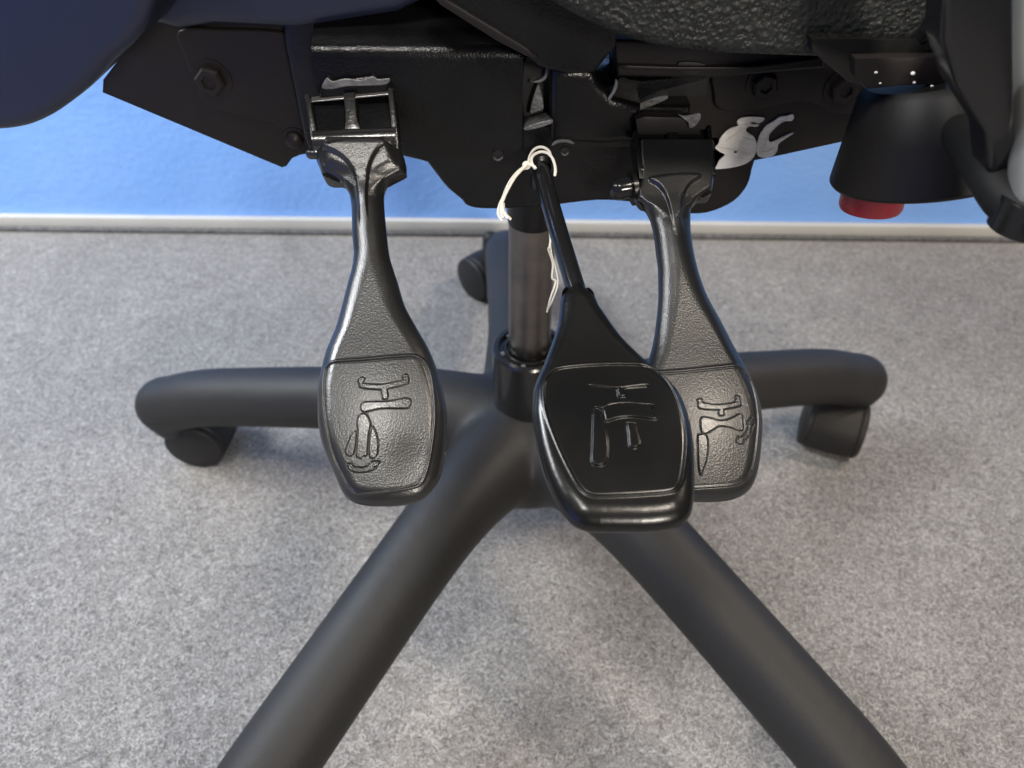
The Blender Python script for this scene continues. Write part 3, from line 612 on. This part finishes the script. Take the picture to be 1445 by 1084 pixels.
# armrest hardware on the right
AP = Pl.vert(-0.120)
b = MB(); b.prism([(1150, 78), (1200, 120), (1230, 132), (1350, 122), (1345, 118), (1300, 60), (1150, 60)], AP, -0.03, -0.004, 0.002); arm = b.build('armrest_bracket', m_smooth, chair)
b = MB(); b.prism([(1206, 82), (1336, 80), (1340, 118), (1222, 126), (1206, 108)], AP, -0.004, 0.0, 0.0012, 2); b.build('bracket_face', m_plate, arm)
for x, y, r in ((1235, 102, 1.6), (1287, 103, 2.4), (1289, 116, 1.4), (1314, 121, 1.6), (1241, 117, 1.1)):
    c = AP.p(x, y, 0.0004); b = MB(); b.tube([c, c+Vector((0.0003, 0, 0))], r*0.0001*2.6, 10); b.build('dust_speck', m_paint, arm)
# big tapered knob
K0 = at(1324, 105, 0.275); K1 = at(1322, 238, 0.292); kax = (K1-K0).normalized(); kl = (K1-K0).length
rK = 0.0390
b = MB(); b.lathe([(0, 0), (0.024, 0), (0.0275, 0.003), (0.0330, kl*0.5), (rK*0.985, kl*0.90), (rK, kl*0.95), (rK*0.985, kl*0.98), (rK*0.95, kl), (0, kl)], K0, kax, 64); kn = b.build('tension_knob', m_knob, chair)
RC = at(1237, 254, 0.303)
b = MB(); b.lathe([(0, 0), (0.0125, 0), (0.0125, 0.0108), (0.0118, 0.0123), (0.0095, 0.0128), (0, 0.0128)], RC, Vector((0.05, -0.15, -1)), 48); b.build('red_end_cap', m_red, kn)
# arm strut nearer the camera, and the polished post
b = MB(); pts = [Vector(p) for p in catmull([at(1310, 130, 0.285), at(1352, 185, 0.258), at(1392, 240, 0.238), at(1428, 285, 0.228), at(1480, 312, 0.220)], 5, closed=False)]
b.tube(pts, [0.0052+0.003*i/len(pts) for i in range(len(pts))], 24); b.build('armrest_strut', m_rubber, chair)
b = MB(); b.tube([at(1473, -160, 0.222), at(1470, 60, 0.222), at(1466, 278, 0.222)], [0.0080, 0.0080, 0.0080], 40); po = b.build('armrest_post', m_post, chair)
b = MB(); b.prism([(1345, -200), (1330, 60), (1350, 125), (1392, 190), (1402, 300), (1420, 320), (1434, 200), (1432, -200)], Pl.vert(-0.175), -0.012, 0.0, 0.003, 3); b.build('post_cover', m_gloss, chair)
b = MB(); b.lathe([(0, 0), (0.0095, 0), (0.0095, 0.010), (0, 0.012)], at(1462, 280, 0.222), Vector((0, 0, -1)), 40); b.build('post_foot', m_smooth, po)

# ---------------------------------------------------------------- string
def G(px, py, h): return MP.p(px, py, h)
SP = Pl(p0 + MP.n*0.0045, MP.n)
s7 = lambda l, dz=0.0: [SP.p(680+x/6.77, 180+y/6.77, dz) for x, y in l]
b = MB(); rs = 0.00064
strands = [s7([(400, 410), (440, 370), (455, 300), (490, 235), (545, 205), (600, 212), (640, 245), (655, 280)], 0.001),
           s7([(505, 425), (480, 385), (472, 340), (500, 295), (560, 270), (620, 280), (665, 320), (690, 380), (700, 440), (695, 490)], 0.0022),
           s7([(430, 395), (460, 398), (490, 410), (510, 428)], 0.0026),
           s7([(425, 400), (370, 430), (300, 500), (245, 590), (205, 690), (170, 770), (155, 850), (190, 915)], 0.0018),
           s7([(430, 405), (385, 445), (320, 520), (265, 610), (220, 700), (190, 780), (182, 860), (200, 905)], 0.003),
           s7([(205, 760), (210, 820), (235, 870), (270, 905)], 0.002), s7([(195, 790), (205, 850), (225, 890), (245, 912)], 0.0032)]
for st in strands: b.tube([Vector(p) for p in catmull(st, 6, closed=False)], rs, 8)
kn_ = s7([(425, 395)], 0.002)[0]
for k in range(3):
    pts = []
    for j in range(15):
        a = 2*math.pi*j/14; pts.append(kn_+EU*0.0013*math.cos(a+k)+EV*0.0011*math.sin(a)+FW*0.0008*math.sin(a*1.0+k*2.1))
    b.tube(pts, rs, 8, cap='flat')
# loose tail hanging behind the rod
tp = [(776, 345, .345), (774, 352, .348), (780, 372, .355), (779, 392, .36), (784, 398, .362), (777, 420, .365), (772, 440, .37)]
b.tube([Vector(p) for p in catmull([at(*p) for p in [(772, 262, .338), (779, 300, .342)]+tp], 6, closed=False)], 0.0005, 8)
tp = [(777, 350, .347), (783, 375, .356), (787, 400, .362), (779, 425, .366), (773, 437, .37)]
b.tube([Vector(p) for p in catmull([at(*p) for p in [(775, 300, .342)]+tp], 6, closed=False)], 0.0004, 8)
tag(b.build('string', m_string), 'short white cotton string knotted round the top of the middle lever rod', 'string')

sc.render.engine = 'CYCLES'
